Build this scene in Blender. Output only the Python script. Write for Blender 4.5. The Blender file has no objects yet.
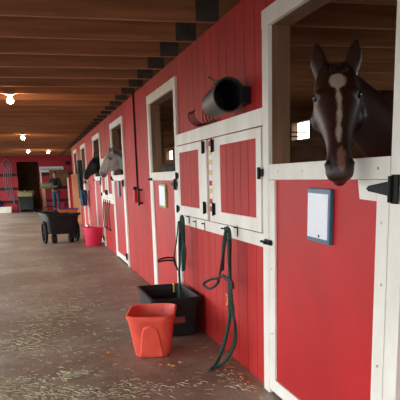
import bpy, bmesh, math, random
from mathutils import Vector as V, Matrix
random.seed(7)
scene = bpy.context.scene
COL = scene.collection
W = 1.368            # aisle face of the stall wall
H = 1.35            # eye height
FARY = 31.0
CEIL = 2.43

# ------------------------------------------------------------------ materials
def _mat(name):
    m = bpy.data.materials.new(name); m.use_nodes = True
    nt = m.node_tree; b = nt.nodes['Principled BSDF']
    return m, nt, b

def mat(name, c1, c2=None, scale=4.0, rough=.6, bump=0.0, stretch=(1, 1, 1), metal=0.0, spec=.5, detail=4, bscale=None, lo=.35, hi=.65):
    m, nt, b = _mat(name)
    b.inputs['Roughness'].default_value = rough
    b.inputs['Metallic'].default_value = metal
    b.inputs['Specular IOR Level'].default_value = spec
    if c2 is None:
        c2 = tuple(x * .8 for x in c1)
    tc = nt.nodes.new('ShaderNodeTexCoord'); mp = nt.nodes.new('ShaderNodeMapping')
    mp.inputs['Scale'].default_value = stretch
    geo = nt.nodes.new('ShaderNodeNewGeometry')
    nt.links.new(geo.outputs['Position'], mp.inputs['Vector'])
    n = nt.nodes.new('ShaderNodeTexNoise'); n.inputs['Scale'].default_value = scale; n.inputs['Detail'].default_value = detail
    nt.links.new(mp.outputs[0], n.inputs['Vector'])
    r = nt.nodes.new('ShaderNodeValToRGB')
    r.color_ramp.elements[0].position = lo; r.color_ramp.elements[0].color = (*c1, 1)
    r.color_ramp.elements[1].position = hi; r.color_ramp.elements[1].color = (*c2, 1)
    nt.links.new(n.outputs['Fac'], r.inputs['Fac']); nt.links.new(r.outputs['Color'], b.inputs['Base Color'])
    if bump:
        n2 = nt.nodes.new('ShaderNodeTexNoise'); n2.inputs['Scale'].default_value = bscale or scale * 6
        nt.links.new(mp.outputs[0], n2.inputs['Vector'])
        bp = nt.nodes.new('ShaderNodeBump'); bp.inputs['Strength'].default_value = bump; bp.inputs['Distance'].default_value = .01
        nt.links.new(n2.outputs['Fac'], bp.inputs['Height']); nt.links.new(bp.outputs[0], b.inputs['Normal'])
    return m

def mat_emit(name, c, s):
    m, nt, b = _mat(name)
    b.inputs['Base Color'].default_value = (*c, 1); b.inputs['Emission Color'].default_value = (*c, 1)
    b.inputs['Emission Strength'].default_value = s
    return m

def mat_attr(name, rough=.55, fur=.3):
    m, nt, b = _mat(name)
    a = nt.nodes.new('ShaderNodeVertexColor'); a.layer_name = 'coat'
    n = nt.nodes.new('ShaderNodeTexNoise'); n.inputs['Scale'].default_value = 30
    mx = nt.nodes.new('ShaderNodeMix'); mx.data_type = 'RGBA'; mx.blend_type = 'MULTIPLY'; mx.inputs[0].default_value = fur
    nt.links.new(a.outputs['Color'], mx.inputs[6]); nt.links.new(n.outputs['Fac'], mx.inputs[7])
    nt.links.new(mx.outputs[2], b.inputs['Base Color']); b.inputs['Roughness'].default_value = rough
    return m

M = {}
M['red'] = mat('red_board_paint', (.52, .024, .020), (.40, .017, .015), 2.2, .65, .15, (1, 1, .35), bscale=40, spec=.3)
M['red_door'] = mat('red_door_paint', (.54, .014, .016), (.43, .011, .013), 1.6, .55, .1, bscale=20, spec=.3)
M['white'] = mat('white_trim_paint', (.88, .86, .79), (.78, .75, .66), 5, .55, .15, (1, 1, .6), bscale=50)
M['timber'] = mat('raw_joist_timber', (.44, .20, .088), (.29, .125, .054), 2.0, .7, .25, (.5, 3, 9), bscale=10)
M['edge'] = mat('lit_joist_timber', (.60, .36, .19), (.45, .26, .13), 3.0, .6, .1, (.5, 3, 3))  # lighter lit copy of the joist timber for undersides, left unused
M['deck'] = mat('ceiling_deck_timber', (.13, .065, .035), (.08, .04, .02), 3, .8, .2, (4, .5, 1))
M['stall_wood'] = mat('stall_lining_timber', (.27, .125, .058), (.17, .078, .036), 2.5, .8, .3, (6, .6, 6), bscale=9)
M['post_wood'] = mat('stall_post_timber', (.25, .125, .06), (.16, .08, .038), 3, .75, .2, (6, 6, .6))
M['plate'] = mat('dark_grey_patch', (.075, .066, .052), (.05, .045, .036), 9, .8)
M['black_iron'] = mat('black_iron', (.008, .008, .009), (.013, .013, .014), 20, .6, spec=.2)
M['black_plastic'] = mat('black_plastic', (.008, .008, .0085), (.014, .013, .014), 12, .5, .05, spec=.35)
M['black_rubber'] = mat('black_rubber', (.006, .006, .006), (.010, .010, .010), 14, .6, .05, spec=.25)
M['lit_rubber'] = mat('lit_bucket_rubber', (.035, .036, .035), (.06, .06, .055), 8, .5, stretch=(1, 4, 1))  # black bucket rubber, light reflected off its outside mixed into the grey
M['salmon'] = mat('salmon_plastic', (.85, .11, .065), (.74, .085, .055), 9, .42, .05, detail=6)
M['pink'] = mat('pink_tub_plastic', (.75, .03, .09), (.66, .025, .075), 6, .45)
M['orange'] = mat('orange_plastic', (.90, .19, .03), (.8, .15, .02), 6, .45)
M['purple'] = mat('purple_plastic', (.10, .04, .28), (.08, .03, .22), 6, .45)
M['blue'] = mat('blue_plastic', (.03, .13, .22), (.025, .11, .19), 12, .4)
M['blue2'] = mat('bright_blue_plastic', (.02, .07, .42), (.02, .06, .36), 12, .4)
M['paper'] = mat('white_sheet', (.86, .89, .95), (.78, .82, .90), 5, .35)
M['paper_text'] = mat('grey_print', (.45, .47, .52), (.35, .37, .42), 30, .6)
M['lime'] = mat('lime_backing', (.38, .46, .10), (.3, .4, .08), 12, .5)
M['green_rope'] = mat('green_rope', (.015, .075, .05), (.008, .04, .028), 120, .8, .4)
M['black_web'] = mat('black_webbing', (.012, .014, .014), (.02, .024, .022), 60, .7)
M['brass'] = mat('brass', (.75, .42, .13), (.6, .33, .1), 12, .35, metal=1)
M['steel'] = mat('steel', (.5, .5, .52), (.4, .4, .42), 12, .35, metal=1)
M['yellow'] = mat('yellow_tag', (.75, .55, .12), (.6, .45, .1), 20, .5)
M['crimson'] = mat('crimson_wall_paint', (.52, .010, .030), (.44, .009, .026), 2, .5)
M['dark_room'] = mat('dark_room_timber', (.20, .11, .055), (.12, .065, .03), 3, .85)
M['tan'] = mat('tan_plywood', (.74, .44, .22), (.62, .35, .17), 4, .6, stretch=(3, 3, .5))
M['brown_board'] = mat('brown_board', (.26, .12, .045), (.18, .08, .03), 4, .6)
M['hay'] = mat('hay', (.42, .36, .17), (.27, .24, .10), 60, .8)
M['hay_floor'] = mat('scattered_hay', (.56, .50, .34), (.36, .33, .20), 25, .8)
M['hay_bale'] = mat('green_grey_hay', (.34, .34, .20), (.22, .23, .12), 40, .9, .6)
M['crumb'] = mat('dry_leaf_crumbs', (.65, .30, .08), (.45, .14, .05), 15, .8)
M['cart'] = mat('dark_green_cart', (.016, .022, .02), (.012, .016, .014), 10, .5)
M['glass_dark'] = mat('eye', (.006, .004, .003), (.008, .005, .004), 5, .22, spec=.5)
M['coat'] = mat_attr('horse_coat', .42, .25)
M['coat_matte'] = mat_attr('black_horse_coat', .5, .2)
M['mane_brown'] = mat('dark_brown_mane', (.035, .012, .006), (.02, .008, .004), 60, .6)
M['mane_grey'] = mat('grey_mane', (.10, .095, .09), (.06, .058, .055), 60, .7)
M['mane_black'] = mat('black_mane', (.008, .008, .009), (.012, .012, .013), 60, .6)
M['skin'] = mat('skin', (.55, .28, .19), (.5, .25, .17), 10, .5)
M['jacket'] = mat('dark_jacket', (.018, .017, .02), (.028, .026, .03), 20, .8)
M['jeans'] = mat('blue_jeans', (.05, .10, .16), (.035, .07, .12), 30, .8)
M['hair'] = mat('brown_hair', (.05, .025, .015), (.03, .016, .01), 40, .6)
M['boot'] = mat('dark_boots', (.03, .02, .015), (.02, .015, .01), 20, .6)
M['navy'] = mat('navy_cloth', (.02, .05, .11), (.015, .04, .09), 20, .85)
M['black_cloth'] = mat('black_cloth', (.012, .012, .014), (.02, .02, .022), 12, .9, .2)
M['label'] = mat('red_tote_label', (.35, .05, .05), (.25, .04, .04), 12, .5)
M['bulb'] = mat_emit('lit_bulb', (1.0, .62, .32), 210)
M['outside'] = mat('outside_gravel', (.19, .17, .145), (.14, .13, .11), 1.5, .9)
M['tack_grey'] = mat('grey_tack', (.16, .13, .15), (.30, .27, .28), 8, .5)
M['white_bin'] = mat('white_bin_plastic', (.75, .72, .62), (.65, .62, .54), 8, .5)
M['conc'] = None

def floor_material():
    m, nt, b = _mat('dirty_concrete_floor')
    N = nt.nodes.new; Lk = nt.links.new
    geo = N('ShaderNodeNewGeometry')
    n1 = N('ShaderNodeTexNoise'); n1.inputs['Scale'].default_value = .9; n1.inputs['Detail'].default_value = 5
    n2 = N('ShaderNodeTexNoise'); n2.inputs['Scale'].default_value = 6; n2.inputs['Detail'].default_value = 8; n2.inputs['Roughness'].default_value = .7
    n3 = N('ShaderNodeTexNoise'); n3.inputs['Scale'].default_value = 45; n3.inputs['Detail'].default_value = 6
    for n in (n1, n2, n3): Lk(geo.outputs['Position'], n.inputs['Vector'])
    r = N('ShaderNodeValToRGB'); r.color_ramp.elements[0].position = .36; r.color_ramp.elements[0].color = (.235, .180, .130, 1)
    r.color_ramp.elements[1].position = .68; r.color_ramp.elements[1].color = (.46, .39, .30, 1)
    Lk(n2.outputs['Fac'], r.inputs['Fac'])
    r1 = N('ShaderNodeValToRGB'); r1.color_ramp.elements[0].position = .4; r1.color_ramp.elements[0].color = (.66, .56, .52, 1)
    r1.color_ramp.elements[1].position = .62; r1.color_ramp.elements[1].color = (1, 1, 1, 1)
    Lk(n1.outputs['Fac'], r1.inputs['Fac'])
    mx = N('ShaderNodeMix'); mx.data_type = 'RGBA'; mx.blend_type = 'MULTIPLY'; mx.inputs[0].default_value = 1
    Lk(r.outputs['Color'], mx.inputs[6]); Lk(r1.outputs['Color'], mx.inputs[7])
    r3 = N('ShaderNodeValToRGB'); r3.color_ramp.elements[0].position = .35; r3.color_ramp.elements[0].color = (.7, .7, .7, 1)
    r3.color_ramp.elements[1].position = .6; r3.color_ramp.elements[1].color = (1.08, 1.08, 1.08, 1)
    Lk(n3.outputs['Fac'], r3.inputs['Fac'])
    m2 = N('ShaderNodeMix'); m2.data_type = 'RGBA'; m2.blend_type = 'MULTIPLY'; m2.inputs[0].default_value = 1
    Lk(mx.outputs[2], m2.inputs[6]); Lk(r3.outputs['Color'], m2.inputs[7])
    Lk(m2.outputs[2], b.inputs['Base Color'])
    rr = N('ShaderNodeMapRange'); rr.inputs[3].default_value = .36; rr.inputs[4].default_value = .62
    Lk(n2.outputs['Fac'], rr.inputs[0]); Lk(rr.outputs[0], b.inputs['Roughness'])
    bp = N('ShaderNodeBump'); bp.inputs['Strength'].default_value = .35; bp.inputs['Distance'].default_value = .008
    Lk(n3.outputs['Fac'], bp.inputs['Height']); Lk(bp.outputs[0], b.inputs['Normal'])
    return m
M['floor'] = floor_material()

# ------------------------------------------------------------------ helpers
def box(bm, x0, x1, y0, y1, z0, z1, bev=0.0):
    vs = [bm.verts.new((x, y, z)) for x in (x0, x1) for y in (y0, y1) for z in (z0, z1)]
    f = [(0, 1, 3, 2), (4, 6, 7, 5), (0, 4, 5, 1), (2, 3, 7, 6), (0, 2, 6, 4), (1, 5, 7, 3)]
    fs = [bm.faces.new([vs[i] for i in q]) for q in f]
    if bev > 0:
        es = list({e for q in fs for e in q.edges})
        bmesh.ops.bevel(bm, geom=es, offset=bev, segments=2, affect='EDGES', profile=.6)

def prism(bm, pts, ax, a0, a1):
    """polygon pts (2D) extruded along axis ax from a0 to a1"""
    def mk(p, a):
        if ax == 'x': return (a, p[0], p[1])
        if ax == 'y': return (p[0], a, p[1])
        return (p[0], p[1], a)
    A = [bm.verts.new(mk(p, a0)) for p in pts]; B = [bm.verts.new(mk(p, a1)) for p in pts]
    bm.faces.new(A); bm.faces.new(B[::-1])
    n = len(pts)
    for i in range(n): bm.faces.new([A[i], B[i], B[(i + 1) % n], A[(i + 1) % n]])

def loft(bm, rings, cap0=True, cap1=True):
    R = [[bm.verts.new(p) for p in r] for r in rings]
    n = len(R[0])
    for a, b in zip(R, R[1:]):
        for i in range(n): bm.faces.new([a[i], a[(i + 1) % n], b[(i + 1) % n], b[i]])
    if cap0: bm.faces.new(R[0][::-1])
    if cap1: bm.faces.new(R[-1])
    return R

def ring(c, u, v, ru, rv, rv2=None, n=20, p=1.0):
    c, u, v = V(c), V(u), V(v); out = []
    for i in range(n):
        a = 2 * math.pi * i / n; ca, sa = math.cos(a), math.sin(a)
        ca = math.copysign(abs(ca) ** p, ca); sa = math.copysign(abs(sa) ** p, sa)
        out.append(c + u * (ru * ca) + v * ((rv if sa >= 0 or rv2 is None else rv2) * sa))
    return out

def catmull(pts, k=6):
    P = [V(p) for p in pts]; P = [P[0] * 2 - P[1]] + P + [P[-1] * 2 - P[-2]]; out = []
    for i in range(1, len(P) - 2):
        for j in range(k):
            t = j / k; a, b, c, d = P[i - 1:i + 3]
            out.append(.5 * ((2 * b) + (c - a) * t + (2 * a - 5 * b + 4 * c - d) * t * t + (3 * b - a - 3 * c + d) * t ** 3))
    out.append(P[-2]); return out

def tube(bm, pts, r, n=8, smooth=5, flat=1.0):
    P = catmull(pts, smooth) if smooth > 1 and len(pts) > 2 else [V(p) for p in pts]
    t = (P[1] - P[0]).normalized(); up = V((0, 0, 1)) if abs(t.z) < .9 else V((0, 1, 0))
    u = t.cross(up).normalized(); rings = []
    for i, p in enumerate(P):
        t = (P[min(i + 1, len(P) - 1)] - P[max(i - 1, 0)])
        if t.length < 1e-9: t = V((0, 0, 1))
        t.normalize(); u = (u - t * u.dot(t)); u.normalize(); w = t.cross(u)
        rr = r[i * len(r) // len(P)] if isinstance(r, (list, tuple)) else r
        rings.append(ring(p, u, w, rr * flat, rr, n=n))
    loft(bm, rings)

def sphere(bm, c, r, s=(1, 1, 1), u=16, v=10):
    m = Matrix.Translation(V(c)) @ Matrix.Diagonal((*s, 1))
    bmesh.ops.create_uvsphere(bm, u_segments=u, v_segments=v, radius=r, matrix=m)

def cyl(bm, c, r, h, axis='z', n=24, r2=None):
    rot = {'z': Matrix(), 'x': Matrix.Rotation(math.pi / 2, 4, 'Y'), 'y': Matrix.Rotation(math.pi / 2, 4, 'X')}[axis]
    bmesh.ops.create_cone(bm, cap_ends=True, segments=n, radius1=r, radius2=r if r2 is None else r2, depth=h, matrix=Matrix.Translation(V(c)) @ rot)

def NB(): return bmesh.new()
ORG = {}
def build(name, bm, material, parent=None, loc=(0, 0, 0), smooth=False, mesh=None):
    if mesh is None:
        bmesh.ops.recalc_face_normals(bm, faces=bm.faces)
        mesh = bpy.data.meshes.new(name)
        o0 = V(ORG[parent.name]) if parent else V(loc)
        bmesh.ops.translate(bm, verts=bm.verts, vec=-o0)
        if smooth:
            for f in bm.faces: f.smooth = True
        bm.to_mesh(mesh); bm.free()
        mesh.materials.append(material)
        if smooth:
            try: mesh.set_sharp_from_angle(angle=math.radians(42))
            except Exception: pass
    o = bpy.data.objects.new(name, mesh); COL.objects.link(o)
    if parent: o.parent = parent; ORG[o.name] = ORG[parent.name]
    else: o.location = loc; ORG[o.name] = tuple(loc)
    return o
def empty(name, loc):
    o = bpy.data.objects.new(name, None); COL.objects.link(o); o.location = loc; o.empty_display_size = .1; ORG[o.name] = tuple(loc); return o
def tag(o, label, cat, group=None, kind=None):
    o['label'] = label; o['category'] = cat
    if group: o['group'] = group
    if kind: o['kind'] = kind
    return o
def struct(o, label=None, cat=None):
    o['kind'] = 'structure'
    if label: o['label'] = label
    if cat: o['category'] = cat
    return o
def bx(name, m, parent, *a, bev=0.0):
    b = NB(); box(b, *a, bev=bev); return build(name, b, M[m], parent)
def copy_tree(o, parent=None):
    c = o.copy(); COL.objects.link(c); c.parent = parent
    for ch in list(o.children): copy_tree(ch, c)
    return c

# ------------------------------------------------------------------ setting
LEFT = -1.95; BACK = 5.1; NEARY = -3.2
b = NB(); box(b, LEFT - .1, BACK, NEARY, FARY + 3.2, -.12, 0)
struct(build('floor', b, M['floor'], loc=(0, 0, 0)), 'worn brown dirty concrete aisle floor', 'floor')
b = NB(); box(b, -40, LEFT - .1, -30, 60, -.14, -.02); box(b, LEFT - .1, 40, -30, NEARY, -.14, -.02); box(b, BACK, 40, NEARY, 60, -.14, -.02)
tag(build('gravel_yard', b, M['outside'], loc=(0, 0, 0)), 'pale gravel yard outside the barn', 'ground', kind='structure')

# ceiling deck with joists
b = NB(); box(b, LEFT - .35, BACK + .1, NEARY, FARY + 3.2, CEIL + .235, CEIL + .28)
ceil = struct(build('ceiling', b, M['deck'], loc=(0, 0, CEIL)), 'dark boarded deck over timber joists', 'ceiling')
b = NB(); box(b, LEFT - .35, BACK + .1, -.019, .019, CEIL, CEIL + .235, bev=.004)
jm = build('joist', b, M['timber'], loc=(0, 0, CEIL))
b = NB(); box(b, W - .15, W + .02, -.026, -.0192, CEIL + .005, CEIL + .23)  # thin dark grey patch on the joist face beside the wall
jp = build('joist_patch', b, M['plate'], loc=(0, 0, CEIL)); jp['label'] = 'dark grey patch on the joist face by the wall'
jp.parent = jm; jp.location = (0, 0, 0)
jm.parent = ceil
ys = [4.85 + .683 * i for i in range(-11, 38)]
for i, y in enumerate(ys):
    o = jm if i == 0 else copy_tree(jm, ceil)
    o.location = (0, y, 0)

# doorways: (y0, y1) outer; all of width 1.58
DOORS = [2.20, 6.20, 10.03, 13.53, 17.35, 20.72]
DW = 1.58
# stall wall of vertical boards
b = NB()
def boards(bm, ya, yb, z0, z1, pitch=.2, x=W):
    box(bm, x + .012, x + .05, ya, yb, z0, z1)
    y = ya
    n = max(1, round((yb - ya) / pitch)); st = (yb - ya) / n
    for i in range(n):
        box(bm, x, x + .013, ya + i * st + .004, ya + (i + 1) * st - .004, z0, z1)
edges = [NEARY] 
prev = NEARY
for y0 in DOORS:
    if y0 == 2.20: boards(b, prev, y0 - .05, 0, CEIL)
    else: boards(b, prev, y0, 0, CEIL)
    boards(b, y0, y0 + DW, 2.24, CEIL)
    prev = y0 + DW
boards(b, prev, 23.6, 0, CEIL)
struct(build('wall_right', b, M['red'], loc=(W, 0, 0)), 'red vertical board stall wall', 'wall')

# lining on the stall side of the wall + lintel
b = NB(); prev = NEARY
for y0 in DOORS:
    box(b, W + .051, W + .10, prev, y0 + .02, 0, CEIL)
    box(b, W + .051, W + .10, y0 + .02, y0 + DW - .02, 2.2, CEIL)
    prev = y0 + DW - .02
box(b, W + .051, W + .10, prev, 23.6, 0, CEIL)
struct(build('wall_lining', b, M['stall_wood'], loc=(W, 0, 0)), 'brown timber lining on the stall side of the wall', 'wall')

# back wall of stalls: small windows, plus tall unseen ones added to light stalls
WZ0, WZ1 = 1.97, 2.345
wins = [(-2.0, -.4, 1.1), (.5, 2.1, 1.1), (4.1, 5.7, 1.1), (6.1, 8.1, 1.1), (11.40, 12.32, WZ0), (14.8, 16.6, 1.1), (17.6, 19.4, 1.1), (20.4, 22.2, 1.1), (23.7, 24.9, WZ0), (29, 30, WZ0)]
b = NB(); prev = NEARY
for (a, c, z0) in wins:
    box(b, BACK - .1, BACK, prev, a, 0, CEIL + .23)
    box(b, BACK - .1, BACK, a, c, 0, z0); box(b, BACK - .1, BACK, a, c, WZ1, CEIL + .23); prev = c
box(b, BACK - .1, BACK, prev, FARY + 3.2, 0, CEIL + .23)
struct(build('wall_back', b, M['stall_wood'], loc=(BACK, 0, 0)), 'brown plank back wall of the stalls', 'wall')
for i, (a, c, z0) in enumerate(wins):
    b = NB(); x0, x1 = BACK - .13, BACK - .0
    box(b, x0, x1, a, a + .03, z0, WZ1); box(b, x0, x1, c - .03, c, z0, WZ1)
    box(b, x0, x1, a + .03, c - .03, z0, z0 + .025); box(b, x0, x1, a + .03, c - .03, WZ1 - .025, WZ1)
    struct(build('window_%d' % (i + 1), b, M['post_wood'], loc=(BACK - .1, a, z0)), 'open timber framed window in the stall back wall, tall ones unseen and added for light', 'window')

# partitions between the stalls, waist high boards with a corner post
for i, y in enumerate([3.86, 7.92, 11.70, 15.25, 19.05, 22.45, 23.5]):
    b = NB()
    for k in range(6): box(b, W + .10, BACK - .1, y, y + .04, .02 + k * .215, .02 + k * .215 + .21)
    p = struct(build('wall_partition', b, M['stall_wood'], loc=(W + .1, y, 0)), 'waist high plank partition between two stalls', 'wall')
    bx('post', 'post_wood', p, W + .10, W + .15, y - .02, y + .10, 0, CEIL)
    bx('post', 'post_wood', p, 2.85, 2.98, y - .05, y - .001, 0, CEIL)

HDR = 1.95
# left side, out of view: open between posts, header beam sized to shape daylight
b = NB(); box(b, LEFT - .12, LEFT, NEARY, 10.2, HDR, CEIL + .23); box(b, LEFT - .12, LEFT, 10.2, FARY, 2.28, CEIL + .23)
box(b, LEFT - .12, LEFT, 30.3, FARY, 0, HDR)
lw = struct(build('wall_left', b, M['stall_wood'], loc=(LEFT, 0, 0)), 'unseen open side of the aisle, header beam on posts shaped for the light', 'wall')
for y in [-3.1, .8, 4.6, 8.4, 10.13, 12.2, 16, 19.8, 23.4, 27.2]:
    bx('post', 'post_wood', lw, LEFT - .12, LEFT, y - .07, y + .07, 0, HDR if y < 10.2 else 2.28)
# added eave out of view, keeps sky light off the upper near wall
b = NB(); v0 = [(LEFT - .1, CEIL + .28), (LEFT - 1.0, CEIL - .12), (LEFT - 1.0, CEIL - .16), (LEFT - .1, CEIL + .23)]
prism(b, v0, 'y', NEARY, 10.2)
struct(build('trim_shade_eave', b, M['deck'], loc=(LEFT, 0, CEIL)), 'added unseen eave shading the upper wall', 'roof')
# end wall behind the viewer with a wide entrance, lowered to cut upper light
b = NB(); box(b, LEFT - .1, LEFT + .35, NEARY - .1, NEARY, 0, CEIL + .28); box(b, 1.1, BACK, NEARY - .1, NEARY, 0, CEIL + .28)
box(b, LEFT + .35, 1.1, NEARY - .1, NEARY, 2.1, CEIL + .28)
struct(build('wall_entrance', b, M['red'], loc=(0, NEARY, 0)), 'red end wall with a wide entrance', 'wall')

# far wall with a dark doorway
dx0, dx1, dz = -.66, .28, 2.2
b = NB()
box(b, LEFT - .1, dx0, FARY, FARY + .1, 0, CEIL + .23); box(b, dx1, BACK, FARY, FARY + .1, 0, CEIL + .23)
box(b, dx0, dx1, FARY, FARY + .1, dz, CEIL + .23)
fw = struct(build('wall_far', b, M['crimson'], loc=(0, FARY, 0)), 'crimson end wall of the aisle', 'wall')
for z in (1.63, 1.03, .46):
    bx('black_rail', 'black_plastic', fw, LEFT, dx0 - .02, FARY - .05, FARY - .001, z - .06, z + .06)
    bx('black_rail', 'black_plastic', fw, dx1 + .02, 3.5, FARY - .05, FARY - .001, z - .06, z + .06)
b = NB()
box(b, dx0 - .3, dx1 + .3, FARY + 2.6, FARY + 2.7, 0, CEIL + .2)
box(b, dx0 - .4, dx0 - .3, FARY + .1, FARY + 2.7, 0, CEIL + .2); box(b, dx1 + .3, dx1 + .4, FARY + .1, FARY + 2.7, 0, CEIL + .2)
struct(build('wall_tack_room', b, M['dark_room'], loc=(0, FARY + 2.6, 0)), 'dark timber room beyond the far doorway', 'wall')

# ------------------------------------------------------------------ stall doors and their trim
def hinge(parent, y, z, L_=.20, x=W - .040, side=1):
    """strap hinge: plate on the post, tapering strap reaching over the door"""
    b = NB()
    box(b, x - .006, x + .001, y - .025, y + .025, z - .055, z + .055, bev=.002)
    prism(b, [(y + side * .02, z - .028), (y + side * L_, z - .010), (y + side * (L_ + .02), z), (y + side * L_, z + .012), (y + side * .02, z + .032)], 'x', x - .006, x + .001)
    cyl(b, (x - .012, y + side * .02, z), .009, .10)
    return build('hinge', b, M['black_iron'], parent)

LABD = ['nearest red half door with white edges, horse head above it', 'red half door below the open window left of the shutters',
        'red half door under the grey horse', 'red half door under the black horse', 'red half door far down the wall', 'farthest red half door on the wall']
for i, y0 in enumerate(DOORS):
    y1 = y0 + DW; k = .10; x = W - .026
    # fixed trim round the doorway
    b = NB()
    box(b, x, W, y0, y0 + k, 0, 2.26, bev=.003); box(b, x, W, y1 - k, y1, 0, 2.26, bev=.003)
    box(b, x - .001, W + .001, y0 - .005, y1 + .005, 2.17, 2.265, bev=.003)
    t = struct(build('trim_%d' % (i + 1), b, M['white'], loc=(W, y0, 0)), 'white painted frame boards round a stall doorway', 'trim')
    b = NB()   # jamb lining
    box(b, W + .0, W + .11, y0 + k - .02, y0 + k, 0, 2.2); box(b, W + .0, W + .11, y1 - k, y1 - k + .02, 0, 2.2); box(b, W, W + .11, y0 + k, y1 - k, 2.17, 2.2)
    build('jamb', b, M['post_wood'], t)
    # door leaf
    a0, a1 = y0 + k + .006, y1 - k - .006
    b = NB(); box(b, W - .012, W + .03, a0, a1, .035, 1.40)
    d = struct(build('door_%d' % (i + 1), b, M['red_door'], loc=(W, a0, 0)), LABD[i], 'door')
    s = .095
    bx('stile', 'white', d, x, W - .012, a0, a0 + s, .03, 1.32, bev=.003)
    bx('stile', 'white', d, x, W - .012, a1 - s, a1, .03, 1.32, bev=.003)
    bx('rail', 'white', d, x, W + .045, a0, a1, 1.322, 1.41, bev=.004)
    bx('rail', 'white', d, x, W - .012, a0 + s + .001, a1 - s - .001, .03, .11, bev=.003)
    b = NB(); prism(b, [(a0 + s + .001, 1.32), (a0 + s + .001, 1.235), (a0 + s + .145, 1.24), (a0 + s + .165, 1.32)], 'x', x, W - .012)
    if i == 0: build('gusset', b, M['white'], d)
    else: b.free()
    hinge(d, y0 + .036, 1.285)
    hinge(d, y0 + .036, .16)
    b = NB(); x2 = x - .012      # latch on the far stile
    zl = .955 if i == 0 else 1.335
    box(b, x2, x + .001, y1 - k - .06, y1 - k + .05, zl - .016, zl + .016, bev=.003); cyl(b, (x2 - .008, y1 - k, zl), .008, .16, 'y', 10)
    cyl(b, (x2 - .02, y1 - k - .04, zl), .007, .03, 'x', 8)
    lt = build('latch', b, M['black_iron'], d, smooth=True)
    if i == 0:
        b = NB()
        for (yy, zz) in [(a0 + .04, .25), (a0 + .045, .55), (a0 + .035, .9), (a0 + .05, 1.15), (a0 + .3, 1.365), (a1 - .15, 1.37), (a1 - .5, 1.365), (a0 + .09, 1.365), (a1 - .05, .4), (a1 - .05, .8)]:
            cyl(b, (x - .001, yy, zz), .006, .004, 'x', 10)
        build('screw_heads', b, M['steel'], d)

# the nearest frame: dark gap to the right of the post
b = NB(); box(b, W + .0, W + .05, 2.149, 2.199, 0, CEIL)
struct(build('trim_gap', b, M['dark_room'], loc=(W, 2.15, 0)), 'dark brown strip beside the nearest white post', 'trim')

# ------------------------------------------------------------------ shutter bays
def shutter(ya, yb, z0, z1, iy0, iy1, label, hinge_side, group):
    r = empty('shutter', (W, ya, z0)); x = W - .030
    tag(r, label, 'shutter', group)
    b = NB(); boards(b, iy0 - .002, iy1 + .002, z0 + .08, z1 - .05, .165, W - .026); 
    build('panel', b, M['red'], r)
    b = NB(); box(b, x, W - .001, ya, iy0, z0, z1, bev=.003); build('stile', b, M['white'], r)
    b = NB(); box(b, x, W - .001, iy1, yb, z0, z1, bev=.003); build('stile', b, M['white'], r)
    b = NB(); box(b, x, W - .001, iy0 + .001, iy1 - .001, z0, z0 + .085, bev=.003); build('rail', b, M['white'], r)
    b = NB(); box(b, x, W - .001, iy0 + .001, iy1 - .001, z1 - .06, z1, bev=.003); build('rail', b, M['white'], r)
    yb_ = yb - .05 if hinge_side < 0 else ya + .05      # bolts on the meeting side
    for zz in (z1 - .055, z0 + .10):
        b = NB(); box(b, x - .012, x + .001, yb_ - .014, yb_ + .014, zz - .045, zz + .045, bev=.003); cyl(b, (x - .018, yb_, zz), .007, .10, 'z', 10)
        build('bolt', b, M['black_iron'], r, smooth=True)
    yh = ya if hinge_side < 0 else yb
    for zz in (z1 - .27, z0 + .05) if hinge_side > 0 else (z1 - .27,):
        b = NB(); box(b, x - .008, x + .001, yh - .045, yh + .045, zz - .02, zz + .025, bev=.003); cyl(b, (x - .014, yh, zz), .01, .07, 'z', 10)
        build('hinge', b, M['black_iron'], r, smooth=True)
    return r

def bay(ya, yb, n):
    x = W - .026
    b = NB(); box(b, x, W - .001, ya, yb, 1.64, 1.74, bev=.003)
    t = struct(build('trim_%d' % n, b, M['white'], loc=(W, ya, 1.64)), 'long white board above a pair of shutters', 'trim')
    b = NB(); box(b, x, W - .001, ya, yb, .915, .998, bev=.003)
    t2 = struct(build('trim_%d' % (n + 1), b, M['white'], loc=(W, ya, .92)), 'long white board below a pair of shutters', 'trim')
    return t, t2
bay(3.781, 6.199, 10)
shutter(3.80, 4.92, 1.004, 1.632, 3.895, 4.71, 'right one of the two red shutters between the near doorways', -1, None)
shutter(5.10, 6.19, 1.004, 1.632, 5.36, 6.10, 'left one of the two red shutters between the near doorways', 1, None)
# strip of coloured tags in the slot between the shutters
b = NB(); box(b, W - .020, W - .001, 4.96, 5.06, 1.0, 1.63)
tg = tag(build('slot_board', b, M['white'], loc=(W, 5.0, 1.3)), 'narrow white strip with yellow and red marks between the shutters', 'board')
for k, (zz, mm) in enumerate([(1.60, 'red'), (1.53, 'yellow'), (1.46, 'yellow'), (1.38, 'yellow'), (1.30, 'red'), (1.24, 'yellow'), (1.16, 'red'), (1.10, 'red')]):
    bx('painted_mark', mm, tg, W - .023, W - .0202, 4.975, 5.045, zz - .02, zz + .018)
bay(11.611, 13.529, 12)
shutter(11.63, 12.50, 1.004, 1.632, 11.73, 12.32, 'right one of the red shutters beyond the grey horse', -1, None)
shutter(12.66, 13.51, 1.004, 1.632, 12.84, 13.40, 'left one of the red shutters beyond the grey horse', 1, None)
bay(18.931, 20.719, 14)

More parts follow.
